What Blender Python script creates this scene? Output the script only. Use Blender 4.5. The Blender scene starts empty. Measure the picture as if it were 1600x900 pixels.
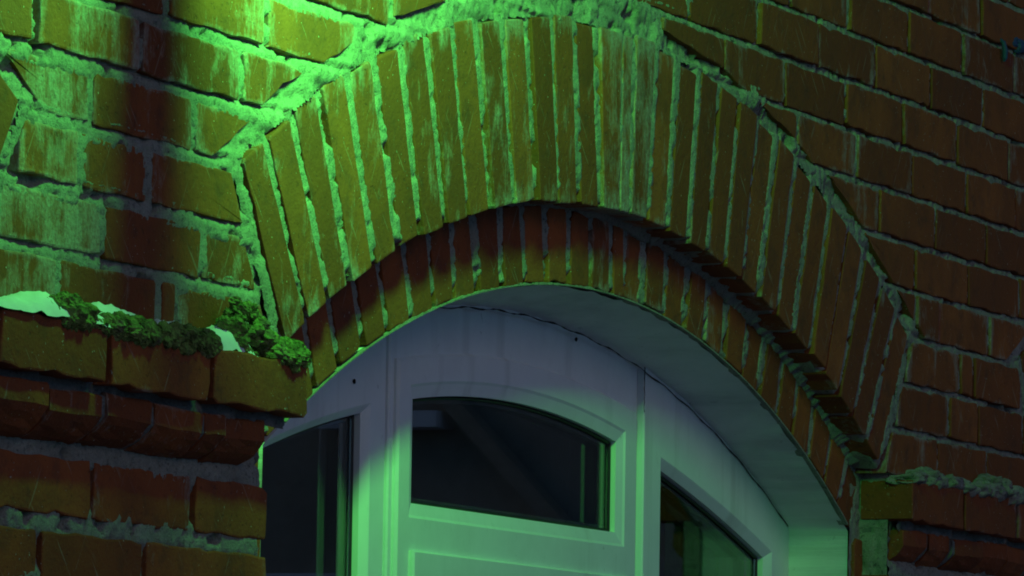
import bpy, math, random
import numpy as np
from mathutils import Vector, Matrix

random.seed(7)
rng = np.random.RandomState(11)
S = bpy.context.scene
C = S.collection
rad = math.radians

# ------------------------------------------------------------------ camera
cam = bpy.data.cameras.new("camera")
camo = bpy.data.objects.new("camera", cam)
C.objects.link(camo)
r_ = Vector((0.40698184, -0.9132993, 0.01581702))
u_ = Vector((-0.09534951, -0.02525528, 0.99512343))
f_ = Vector((0.90844607, 0.4065053, 0.09736108))
M = Matrix(((r_.x, u_.x, -f_.x, -7.91507), (r_.y, u_.y, -f_.y, -3.13917), (r_.z, u_.z, -f_.z, -1.28392), (0, 0, 0, 1)))
camo.matrix_world = M
cam.sensor_width = 36.0
cam.lens = 198.096
cam.clip_start = 0.1
cam.clip_end = 2000
S.camera = camo

# ------------------------------------------------------------------ sky, street glow, lamp
W = bpy.data.worlds.new("World")
S.world = W
W.use_nodes = True
wn = W.node_tree
bg = wn.nodes["Background"]
sky = wn.nodes.new("ShaderNodeTexSky")
sky.sky_type = 'NISHITA'
sky.sun_disc = False
sky.sun_elevation = rad(20)
sky.sun_rotation = rad(0)
sky.ozone_density = 9.0
sky.dust_density = 0.3
wn.links.new(sky.outputs[0], bg.inputs[0])
bg.inputs[1].default_value = 0.050

sun = bpy.data.lights.new("street_glow", 'SUN')
sun.energy = 0.15
sun.angle = rad(25)
sun.color = (1.0, 0.74, 0.50)
suno = bpy.data.objects.new("street_glow", sun)
C.objects.link(suno)
suno.rotation_euler = Vector((0.35, 0.8, -0.45)).to_track_quat('-Z', 'Y').to_euler()

LAMP = Vector((-1.88, -0.58, 0.38))
S.view_settings.view_transform = 'Standard'
S.view_settings.look = 'None'
S.view_settings.exposure = 0.0
S.view_settings.gamma = 1.0
S.view_settings.use_curve_mapping = False
S.cycles.use_denoising = True
S.cycles.filter_width = 1.9
S.cycles.max_bounces = 6
S.cycles.sample_clamp_indirect = 4.0

# ------------------------------------------------------------------ helpers
_G = {}
def grid(k):
    if k not in _G: _G[k] = np.random.RandomState(k).rand(256, 256) * 2 - 1
    return _G[k]
def noise2(x, z, scale, seed, octaves=1):
    """smooth value noise on numpy arrays, range about -1..1"""
    out = np.zeros_like(x, dtype=float)
    amp, tot = 1.0, 0.0
    for o in range(octaves):
        g = grid(seed * 31 + o)
        u = x / scale + 37.3 * o
        v = z / scale + 91.7 * o
        i = np.floor(u).astype(int)
        j = np.floor(v).astype(int)
        a = u - i
        b = v - j
        a = a * a * (3 - 2 * a)
        b = b * b * (3 - 2 * b)
        i0, i1, j0, j1 = i % 256, (i + 1) % 256, j % 256, (j + 1) % 256
        n = (g[i0, j0] * (1 - a) + g[i1, j0] * a) * (1 - b) + (g[i0, j1] * (1 - a) + g[i1, j1] * a) * b
        out += n * amp
        tot += amp
        amp *= 0.55
        scale /= 2.0
    return out / tot * 1.6

def tag(o, label=None, cat=None, group=None, kind=None):
    if label: o["label"] = label
    if cat: o["category"] = cat
    if group: o["group"] = group
    if kind: o["kind"] = kind
    return o

def empty(name, loc=(0, 0, 0)):
    o = bpy.data.objects.new(name, None)
    o.location = loc
    o.empty_display_size = 0.05
    C.objects.link(o)
    return o

def world_loc(o):
    v = Vector(o.location)
    while o.parent:
        o = o.parent
        v += Vector(o.location)
    return v

def mesh_obj(name, verts, faces, mat, parent=None, smooth=False, loc=None):
    """verts in world coordinates; origin at loc or at their centre"""
    V = np.asarray(verts, dtype=float)
    if loc is None:
        loc = (V.min(0) + V.max(0)) / 2
    loc = np.asarray(loc, dtype=float)
    me = bpy.data.meshes.new(name)
    me.from_pydata((V - loc).tolist(), [], faces)
    me.validate()
    if smooth:
        me.polygons.foreach_set("use_smooth", [True] * len(me.polygons))
    if mat: me.materials.append(mat)
    o = bpy.data.objects.new(name, me)
    C.objects.link(o)
    if parent:
        o.parent = parent
        o.location = Vector(loc) - world_loc(parent)
    else:
        o.location = loc
    return o

def fix_normals(o):
    import bmesh
    bm = bmesh.new()
    bm.from_mesh(o.data)
    bmesh.ops.recalc_face_normals(bm, faces=bm.faces)
    bm.to_mesh(o.data)
    bm.free()
    return o

# ------------------------------------------------------------------ materials
class Mat:
    def __init__(s, name):
        s.m = bpy.data.materials.new(name)
        s.m.use_nodes = True
        s.t = s.m.node_tree
        s.b = s.t.nodes["Principled BSDF"]
        s.geo = None
    def n(s, typ, **kw):
        n = s.t.nodes.new(typ)
        for k, v in kw.items():
            setattr(n, k, v)
        return n
    def l(s, a, b): s.t.links.new(a, b)
    def pos(s, scale=(1, 1, 1), rnd=False, obj=False):
        if obj:
            tc = s.n("ShaderNodeTexCoord").outputs["Object"]
        else:
            if s.geo is None: s.geo = s.n("ShaderNodeNewGeometry")
            tc = s.geo.outputs["Position"]
        mp = s.n("ShaderNodeMapping")
        mp.inputs["Scale"].default_value = scale
        s.l(tc, mp.inputs["Vector"])
        if rnd:
            oi = s.n("ShaderNodeObjectInfo")
            mu = s.n("ShaderNodeMath", operation='MULTIPLY')
            mu.inputs[1].default_value = 57.0
            s.l(oi.outputs["Random"], mu.inputs[0])
            s.l(mu.outputs[0], mp.inputs["Location"])
        return mp.outputs[0]
    def noise(s, vec, scale, detail=4, rough=0.6):
        n = s.n("ShaderNodeTexNoise")
        n.inputs["Scale"].default_value = scale
        n.inputs["Detail"].default_value = detail
        n.inputs["Roughness"].default_value = rough
        s.l(vec, n.inputs["Vector"])
        return n.outputs["Fac"]
    def ramp(s, fac, a, b, lo=(0, 0, 0, 1), hi=(1, 1, 1, 1)):
        r = s.n("ShaderNodeValToRGB")
        r.color_ramp.elements[0].position = a
        r.color_ramp.elements[1].position = b
        r.color_ramp.elements[0].color = lo
        r.color_ramp.elements[1].color = hi
        s.l(fac, r.inputs[0])
        return r.outputs[0]
    def mix(s, fac, a, b, mode='MIX'):
        m = s.n("ShaderNodeMix", data_type='RGBA', blend_type=mode)
        for sock, v in ((m.inputs[0], fac), (m.inputs[6], a), (m.inputs[7], b)):
            if isinstance(v, (int, float)): sock.default_value = v
            elif isinstance(v, tuple): sock.default_value = v
            else: s.l(v, sock)
        return m.outputs[2]
    def math(s, op, a, b=0.0):
        m = s.n("ShaderNodeMath", operation=op)
        for i, v in enumerate((a, b)):
            if isinstance(v, (int, float)): m.inputs[i].default_value = v
            else: s.l(v, m.inputs[i])
        return m.outputs[0]
    def bump(s, h, strength=0.5, dist=0.002, normal=None):
        b = s.n("ShaderNodeBump")
        b.inputs["Strength"].default_value = strength
        b.inputs["Distance"].default_value = dist
        s.l(h, b.inputs["Height"])
        if normal: s.l(normal, b.inputs["Normal"])
        return b.outputs[0]
    def out(s, col, rough=0.8, normal=None, spec=0.3):
        if isinstance(col, tuple): s.b.inputs["Base Color"].default_value = col
        else: s.l(col, s.b.inputs["Base Color"])
        if isinstance(rough, (int, float)): s.b.inputs["Roughness"].default_value = rough
        else: s.l(rough, s.b.inputs["Roughness"])
        s.b.inputs["Specular IOR Level"].default_value = spec
        if normal: s.l(normal, s.b.inputs["Normal"])
        return s.m

def make_brick_mat():
    m = Mat("brick_clay")
    p = m.pos(rnd=True)
    oi = m.n("ShaderNodeObjectInfo")
    base = m.ramp(oi.outputs["Random"], 0.0, 1.0, (0.20, 0.050, 0.015, 1), (0.37, 0.100, 0.028, 1))
    mot = m.noise(p, 9, 5, 0.6)
    base = m.mix(m.ramp(mot, 0.35, 0.75), base, (0.19, 0.053, 0.020, 1))
    fine = m.noise(p, 160, 3, 0.7)
    base = m.mix(m.math('MULTIPLY', m.ramp(fine, 0.55, 0.8), 0.35), base, (0.15, 0.045, 0.025, 1))
    # soot and burn marks
    soot = m.noise(m.pos(rnd=True), 22, 5, 0.7)
    base = m.mix(m.math('MULTIPLY', m.ramp(soot, 0.52, 0.70), 0.55), base, (0.10, 0.040, 0.026, 1))
    # lime haze: broad film, brushed strokes, smears next to the joints; amount per brick in object colour G
    sep = m.n("ShaderNodeSeparateColor")
    m.l(oi.outputs["Color"], sep.inputs[0])
    amt = sep.outputs[1]
    film = m.noise(m.pos((1, 1, 0.55), rnd=True), 16, 6, 0.70)
    stroke = m.noise(m.pos((1, 1, 0.22), rnd=True), 55, 5, 0.75)
    scr = m.noise(m.pos((1, 1, 1), rnd=True), 150, 4, 0.75)
    f = m.math('ADD', m.math('MULTIPLY', film, 0.65), m.math('MULTIPLY', stroke, 0.35))
    tc = m.n("ShaderNodeTexCoord")
    sx = m.n("ShaderNodeSeparateXYZ")
    m.l(tc.outputs["Generated"], sx.inputs[0])
    ex = m.math('ABSOLUTE', m.math('SUBTRACT', sx.outputs[0], 0.5))
    ez = m.math('ABSOLUTE', m.math('SUBTRACT', sx.outputs[2], 0.5))
    edge = m.math('MAXIMUM', ex, ez)
    ek = m.n("ShaderNodeMapRange")
    m.l(edge, ek.inputs[0])
    ek.inputs[1].default_value = 0.36
    ek.inputs[2].default_value = 0.50
    ek.inputs[3].default_value = 0.0
    ek.inputs[4].default_value = 0.11
    f = m.math('ADD', f, ek.outputs[0])
    th = m.math('SUBTRACT', 0.68, m.math('MULTIPLY', amt, 0.27))
    k = m.n("ShaderNodeMapRange")
    k.clamp = True
    m.l(f, k.inputs[0])
    m.l(th, k.inputs[1])
    m.l(m.math('ADD', th, 0.13), k.inputs[2])
    k.inputs[3].default_value = 0
    k.inputs[4].default_value = 0.80
    haze = m.math('MULTIPLY', k.outputs[0], m.ramp(scr, 0.30, 0.60, (0.30, 0.30, 0.30, 1)))
    col = m.mix(haze, base, (0.38, 0.36, 0.32, 1))
    # fine scratches running two ways
    for rot, seed in ((0.5, 3.1), (-0.75, 9.7)):
        mp = m.n("ShaderNodeMapping")
        mp.vector_type = 'TEXTURE'
        mp.inputs["Rotation"].default_value = (0, rot, 0)
        mp.inputs["Scale"].default_value = (1, 1, 18)
        mp.inputs["Location"].default_value = (seed, 0, seed)
        m.l(p, mp.inputs["Vector"])
        sc = m.ramp(m.noise(mp.outputs[0], 190, 2, 0.5), 0.69, 0.73)
        col = m.mix(m.math('MULTIPLY', sc, 0.28), col, (0.40, 0.34, 0.27, 1))
    spk = m.ramp(m.noise(p, 240, 1, 0.4), 0.75, 0.78)
    col = m.mix(m.math('MULTIPLY', spk, 0.7), col, (0.5, 0.46, 0.38, 1))
    pit = m.noise(p, 120, 4, 0.7)
    pitm = m.ramp(pit, 0.62, 0.70)
    col = m.mix(m.math('MULTIPLY', pitm, 0.55), col, (0.07, 0.03, 0.02, 1))
    b1 = m.bump(fine, 0.5, 0.0016)
    b2 = m.bump(m.noise(p, 40, 6, 0.65), 0.55, 0.003, b1)
    b3 = m.bump(m.math('SUBTRACT', haze, m.math('MULTIPLY', pitm, 1.2)), 0.6, 0.0012, b2)
    return m.out(col, 0.80, b3, 0.2)

def make_mortar_mat(name="mortar", col=(0.42, 0.40, 0.35)):
    m = Mat(name)
    p = m.pos()
    n1 = m.noise(p, 14, 5, 0.65)
    n2 = m.noise(p, 130, 5, 0.75)
    n3 = m.noise(p, 420, 3, 0.7)
    c = m.mix(m.ramp(n1, 0.3, 0.7), (col[0] * 0.68, col[1] * 0.68, col[2] * 0.66, 1), (*col, 1))
    c = m.mix(m.ramp(n3, 0.35, 0.65), c, m.mix(1.0, c, (0.72, 0.72, 0.72, 1), 'MULTIPLY'))
    c = m.mix(m.math('MULTIPLY', m.ramp(n2, 0.55, 0.66), 0.85), c, (0.09, 0.085, 0.08, 1))
    b1 = m.bump(n2, 0.6, 0.004)
    b2 = m.bump(n3, 0.9, 0.0022, b1)
    return m.out(c, 0.95, b2, 0.1)

def make_plain(name, col, rough, nscale=20, var=0.12, bs=0.1, spec=0.4, streak=False):
    m = Mat(name)
    p = m.pos((1, 1, 0.12) if streak else (1, 1, 1))
    n1 = m.noise(p, nscale, 5, 0.6)
    lo = tuple(c * (1 - 2.2 * var) for c in col) + (1,)
    c = m.mix(m.ramp(n1, 0.35, 0.65), lo, (*col, 1))
    return m.out(c, rough, m.bump(m.noise(m.pos(), nscale * 8, 3, 0.6), bs, 0.001), spec)

M_BRICK = make_brick_mat()
M_MORT = make_mortar_mat()
M_MORTD = make_mortar_mat("mortar_grey", (0.27, 0.26, 0.25))

def make_plaster():
    m = Mat("painted_plaster")
    p = m.pos((9, 1, 9))
    st = m.noise(m.pos((0.6, 0.25, 5.0)), 14, 5, 0.6)
    n2 = m.noise(m.pos(), 12, 5, 0.65)
    c = m.mix(m.ramp(n2, 0.3, 0.7), (0.66, 0.66, 0.67, 1), (0.76, 0.76, 0.77, 1))
    c = m.mix(m.math('MULTIPLY', m.ramp(m.noise(m.pos(), 60, 3, 0.6), 0.66, 0.72), 0.3), c, (0.2, 0.2, 0.2, 1))
    c = m.mix(m.math('MULTIPLY', m.ramp(st, 0.45, 0.68), 0.35), c, (0.36, 0.36, 0.37, 1))
    b = m.bump(st, 0.5, 0.005)
    b = m.bump(m.noise(m.pos(), 130, 4, 0.6), 0.25, 0.001, b)
    return m.out(c, 0.75, b, 0.25)
M_PLAST = make_plaster()

def make_pvc():
    m = Mat("white_pvc")
    drip = m.noise(m.pos((1, 1, 0.10)), 17, 3, 0.5)
    sm = m.noise(m.pos(), 7, 4, 0.6)
    c = m.mix(m.ramp(sm, 0.3, 0.75), (0.76, 0.77, 0.80, 1), (0.83, 0.84, 0.86, 1))
    c = m.mix(m.math('MULTIPLY', m.ramp(drip, 0.56, 0.72), 0.38), c, (0.42, 0.41, 0.40, 1))
    sp = m.noise(m.pos(), 55, 2, 0.5)
    c = m.mix(m.math('MULTIPLY', m.ramp(sp, 0.74, 0.78), 0.35), c, (0.3, 0.3, 0.3, 1))
    gr = m.noise(m.pos(), 4, 6, 0.7)
    c = m.mix(m.math('MULTIPLY', m.ramp(gr, 0.45, 0.75), 0.30), c, (0.48, 0.47, 0.45, 1))
    wp = m.noise(m.pos((1, 1, 0.35)), 90, 4, 0.7)
    c = m.mix(m.math('MULTIPLY', m.ramp(wp, 0.60, 0.75), 0.18), c, (0.4, 0.4, 0.4, 1))
    return m.out(c, m.ramp(gr, 0.3, 0.8, (0.35, 0.35, 0.35, 1), (0.6, 0.6, 0.6, 1)), m.bump(m.noise(m.pos(), 22, 3, 0.5), 0.10, 0.002), 0.4)
M_PVC = make_pvc()
M_RUB = make_plain("black_rubber", (0.012, 0.012, 0.013), 0.5)
M_DARK = make_plain("dark_gap", (0.02, 0.018, 0.016), 0.95)
M_SNOW = make_plain("snow", (0.82, 0.84, 0.86), 0.65, 40, 0.04, 0.4, 0.2)
M_METAL = make_plain("grey_metal", (0.10, 0.10, 0.11), 0.5)
M_BLUE = make_plain("blue_plastic", (0.03, 0.06, 0.16), 0.6)
M_ROOM = make_plain("room_paint", (0.30, 0.30, 0.33), 0.9)
M_WOOD = make_plain("old_wood", (0.365, 0.325, 0.24), 0.8)

def make_moss():
    m = Mat("moss_green")
    p = m.pos()
    n1 = m.noise(p, 60, 4, 0.7)
    c = m.mix(m.ramp(n1, 0.35, 0.68), (0.06, 0.075, 0.026, 1), (0.28, 0.36, 0.10, 1))
    c = m.mix(m.math('MULTIPLY', m.ramp(m.noise(p, 25, 3, 0.6), 0.58, 0.66), 0.6), c, (0.17, 0.13, 0.09, 1))
    return m.out(c, 0.95, m.bump(m.noise(p, 260, 3, 0.7), 0.8, 0.003), 0.1)
M_MOSS = make_moss()

def make_glass():
    m = Mat("window_glass")
    m.b.inputs["Base Color"].default_value = (0.92, 0.96, 0.95, 1)
    m.b.inputs["Roughness"].default_value = 0.0
    m.b.inputs["IOR"].default_value = 1.5
    m.b.inputs["Transmission Weight"].default_value = 1.0
    return m.m
M_GLASS = make_glass()

# ------------------------------------------------------------------ geometry of the place (metres)
CH = 0.077                                   # course height
OC = (-0.525, -2.547); OR0, OR1 = 2.162, 2.420   # outer ring centre, radii
IC = (-0.486, -2.533); IR0 = 2.040               # inner ring
SPAN = 2.976                                  # distance to the next window
ENDA = 30.25
Y_IN = 0.05                                   # inner order face
Y_WIN = 0.168

def clip(poly, nx, nz, d):
    """keep points with nx*x+nz*z >= d"""
    out = []
    for i in range(len(poly)):
        a, b = poly[i], poly[(i + 1) % len(poly)]
        da, db = nx * a[0] + nz * a[1] - d, nx * b[0] + nz * b[1] - d
        if da >= 0: out.append(a)
        if (da >= 0) != (db >= 0):
            t = da / (da - db)
            out.append((a[0] + (b[0] - a[0]) * t, a[1] + (b[1] - a[1]) * t))
    return out

def area(p):
    return abs(sum(p[i][0] * p[(i + 1) % len(p)][1] - p[(i + 1) % len(p)][0] * p[i][1] for i in range(len(p)))) / 2 if len(p) > 2 else 0

def inset(P, d):
    n = len(P)
    A = np.array(P)
    e = np.roll(A, -1, 0) - A
    e /= np.maximum(np.linalg.norm(e, axis=1, keepdims=True), 1e-9)
    nrm = np.c_[-e[:, 1], e[:, 0]]          # inward for CCW
    v = nrm + np.roll(nrm, 1, 0)
    v /= np.maximum(np.linalg.norm(v, axis=1, keepdims=True), 1e-9)
    return A + v * d

def outline(poly, rough=0.0010, chip=0.25, step=0.019):
    """irregular, chipped outline of a brick face from its corner polygon (CCW)"""
    sa = sum(poly[i][0] * poly[(i + 1) % len(poly)][1] - poly[(i + 1) % len(poly)][0] * poly[i][1] for i in range(len(poly)))
    if sa < 0: poly = poly[::-1]
    q = []
    for p in poly:
        if not q or math.hypot(p[0] - q[-1][0], p[1] - q[-1][1]) > 0.006: q.append(p)
    if len(q) > 2 and math.hypot(q[0][0] - q[-1][0], q[0][1] - q[-1][1]) < 0.006: q.pop()
    poly = q
    pts = []
    n = len(poly)
    for i in range(n):
        a, b = np.array(poly[i]), np.array(poly[(i + 1) % n])
        L = np.linalg.norm(b - a)
        t = (b - a) / max(L, 1e-9)
        nn = np.array((-t[1], t[0]))
        c0 = min(random.uniform(0.0015, 0.0045) + (random.uniform(0.003, 0.010) if random.random() < chip else 0), L * 0.3)
        c1 = min(random.uniform(0.0015, 0.0045) + (random.uniform(0.002, 0.007) if random.random() < chip * 0.6 else 0), L * 0.3)
        k = max(1, int((L - c0 - c1) / step))
        ph = random.uniform(0, 6.28)
        for j in range(k + 1):
            s = c0 + (L - c0 - c1) * j / k
            w = rough * (1.1 * math.sin(ph + s * 55) + random.uniform(-1, 1))
            if random.random() < 0.05: w += random.uniform(0.001, 0.004)
            pts.append(a + t * s + nn * (w + 0.0004))
    return [tuple(p) for p in pts]

def brick_mesh_data(poly, yf, yb, tilt=1.0, rough=0.0010, chip=0.25):
    P = outline(poly, rough, chip)
    A = np.array(P)
    c = A.mean(0)
    tx, tz = random.gauss(0, 0.004) * tilt, random.gauss(0, 0.007) * tilt
    def yy(Q, base):
        return base + (Q[:, 0] - c[0]) * tx + (Q[:, 1] - c[1]) * tz
    n = len(P)
    half = (A.max(0) - A.min(0)) / 2
    mid = (A.max(0) + A.min(0)) / 2
    c = mid
    I1 = mid + (A - mid) * (1 - 0.0009 / half)
    I2 = mid + (A - mid) * (1 - 0.0030 / half)
    rings = [np.c_[A[:, 0], np.full(n, yb), A[:, 1]],
             np.c_[A[:, 0], yy(A, yf + 0.0016), A[:, 1]],
             np.c_[I1[:, 0], yy(I1, yf + 0.0005) + rng.uniform(-.0003, .0003, n), I1[:, 1]],
             np.c_[I2[:, 0], yy(I2, yf), I2[:, 1]]]
    V = np.vstack(rings + [np.array([[c[0], yf, c[1]]])])
    F = []
    for k in range(3):
        for i in range(n):
            j = (i + 1) % n
            F.append((k * n + i, k * n + j, (k + 1) * n + j, (k + 1) * n + i))
    F += [(3 * n + i, 3 * n + (i + 1) % n, 4 * n) for i in range(n)]
    return V, F

def add_brick(name, poly, yf, yb, parent, wash=0.3, mat=None, tilt=1.0, rough=0.0010, chip=0.25):
    V, F = brick_mesh_data(poly, yf, yb, tilt, rough, chip)
    o = mesh_obj(name, V, F, mat or M_BRICK, parent)
    o.color = (1, min(1, max(0, wash)), 0, 1)
    return o

# ------------------------------------------------------------------ main brick wall
wall = tag(empty("brick_wall", (-0.5, 0.1, -1.35)),
           "red brick facade wall in running bond around the arched window", "wall")

ROWS = {  # head joints, read for each course (course k hangs from z = -k * CH)
    -6: [-2.2, 0.2], -5: [-2.07, 0.33], -4: [-2.2, 0.14], -3: [-2.06, 0.39],
    -2: [-1.93, 0.242, 0.502, 0.762, 1.022], -1: [-2.06, 0.138, 0.395, 0.671, 0.933, 1.195],
    0: [-1.93, -0.267, 0.004, 0.258, 0.52, 0.779, 1.039],
    1: [-2.06, -0.634, -0.385, -0.135, 0.125, 0.389, 0.647, 0.911, 1.17],
    2: [-1.81, -1.555, -1.30, 0.177, 0.439, 0.695, 0.961, 1.212],
    3: [-2.19, -1.932, -1.664, -1.404, 0.541, 0.808, 1.061],
    4: [-2.258, -1.997, -1.732, 0.716, 0.975, 1.237],
    5: [-2.116, -1.852, 0.719, 0.828, 1.081],
    6: [-2.297, -2.141, -1.967, 0.93, 1.001, 1.242],
    7: [-2.081, -1.824, 0.63, 0.885, 1.025, 1.259],
    8: [-2.191, -1.938, -1.888, 0.827, 1.076]}
XL, XR = -2.62, 1.52
def full_row(js):
    js = sorted(js)
    out = list(js)
    while out[0] > XL: out.insert(0, out[0] - 0.26 + random.uniform(-.006, .006))
    while out[-1] < XR: out.append(out[-1] + 0.26 + random.uniform(-.006, .006))
    i = 0
    while i < len(out) - 1:
        g = out[i + 1] - out[i]
        if g > 0.36:
            k = int(round(g / 0.26))
            # keep whole bricks next to the joints that were read
            if abs(out[i] - js[0]) < 1e-6 or True:
                out.insert(i + 1, out[i + 1] - (0.26 if k > 1 else g / 2))
                if out[i + 1] - out[i] < 0.05: out.pop(i + 1); i += 1
            continue
        i += 1
    return out
FULL = {k: full_row(v) for k, v in ROWS.items()}

ARCHES = [OC[0] - SPAN, OC[0], OC[0] + SPAN]
def outside_arch(poly, gap=0.0):
    """cut a wall brick back to the outside of the arch rings and the openings"""
    for cx in ARCHES:
        mx = sum(p[0] for p in poly) / len(poly)
        if abs(mx - cx) > SPAN / 2 + 0.15: continue
        mz = sum(p[1] for p in poly) / len(poly)
        th = math.atan2(mx - cx, mz - OC[1])
        lim = rad(ENDA)
        tc = max(-lim, min(lim, th))
        g = gap + 0.030
        A = clip(poly, math.sin(tc), math.cos(tc), math.sin(tc) * cx + math.cos(tc) * OC[1] + OR1 + g - 0.006)
        s = 1 if th >= 0 else -1
        e = lim
        nx, nz = s * math.cos(e), -math.sin(e)
        B = clip(poly, nx, nz, nx * cx + nz * OC[1] + 0.013)
        poly = A if area(A) >= area(B) else B
        if len(poly) < 3: return []
    return poly

# bricks that carry more lime haze: (x, z, radius, amount)
WASH = [(-2.2, -0.40, .12, .75), (-2.22, -0.42, .10, .9), (-2.2, -.58, .16, .85), (-2.27, -.65, .12, .85), (-1.8, -.36, .12, .55), (-1.7, -0.55, .1, .6),
        (-1.62, -.25, .2, .55), (-1.45, -.27, .2, .5), (-1.75, -.66, .13, .45), (0.9, -.46, .1, .45), (0.68, -.52, .08, .4)]
def wash_at(x, z, base):
    a = base
    for wx, wz, r, v in WASH:
        if math.hypot(x - wx, (z - wz) * 1.6) < r: a = max(a, v)
    return a

for k, js in FULL.items():
    z1, z0 = -k * CH, -(k + 1) * CH
    bt = 0.0070
    for a, b in zip(js[:-1], js[1:]):
        if b < XL or a > XR: continue
        side = min(1.0, max(0.0, ((a + b) / 2 + 0.9) / 1.0))
        hj = 0.0068 - 0.0020 * side
        bt = 0.0072 - 0.0026 * side
        if b - a < 0.09: hj = 0.009
        jz = random.uniform(-.0012, .0012)
        poly = [(a + hj, z0 + bt + jz), (b - hj, z0 + bt + jz), (b - hj, z1 - bt + jz), (a + hj, z1 - bt + jz)]
        poly = outside_arch(poly, random.uniform(0, 0.012))
        if area(poly) < 0.0009: continue
        xs = [p[0] for p in poly]
        zs = [p[1] for p in poly]
        if max(xs) - min(xs) < 0.03 or max(zs) - min(zs) < 0.022: continue
        mx, mz = sum(xs) / len(xs), sum(zs) / len(zs)
        w = wash_at(mx, mz, random.choice([.15, .3, .45, .6]) if mx < -0.6 else random.choice([0.1, .2, .3, .5]))
        add_brick("brick", poly, random.gauss(0, 0.0014), 0.07, wall, w)

# bricks of the piers below the string course: (joints, z top, z bottom)
PIER_L, PIER_R = -2.42, -1.638
LOW = [([PIER_L, -2.095, -1.836, PIER_R], -0.852, -0.919), ([PIER_L, -2.219, -1.96, PIER_R], -0.938, -1.005),
       ([PIER_L, -2.095, -1.836, PIER_R], -1.024, -1.091), ([PIER_L, -2.219, -1.96, PIER_R], -1.110, -1.177),
       ([PIER_L, -2.095, -1.836, PIER_R], -1.196, -1.263)]
for js, z1, z0 in LOW:
    for a, b in zip(js[:-1], js[1:]):
        for dx in (0, SPAN):
            e0 = 0.006 if a > PIER_L else (0 if dx == 0 else .044)
            e1 = 0.006 if b < PIER_R else 0
            if b + dx > XR: continue
            add_brick("brick", [(a + dx + e0, z0), (b + dx - e1, z0), (b + dx - e1, z1), (a + dx + e0, z1)],
                      random.gauss(0, .0018), 0.10, wall, random.choice([0, .1, .3]), chip=0.4)

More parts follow.
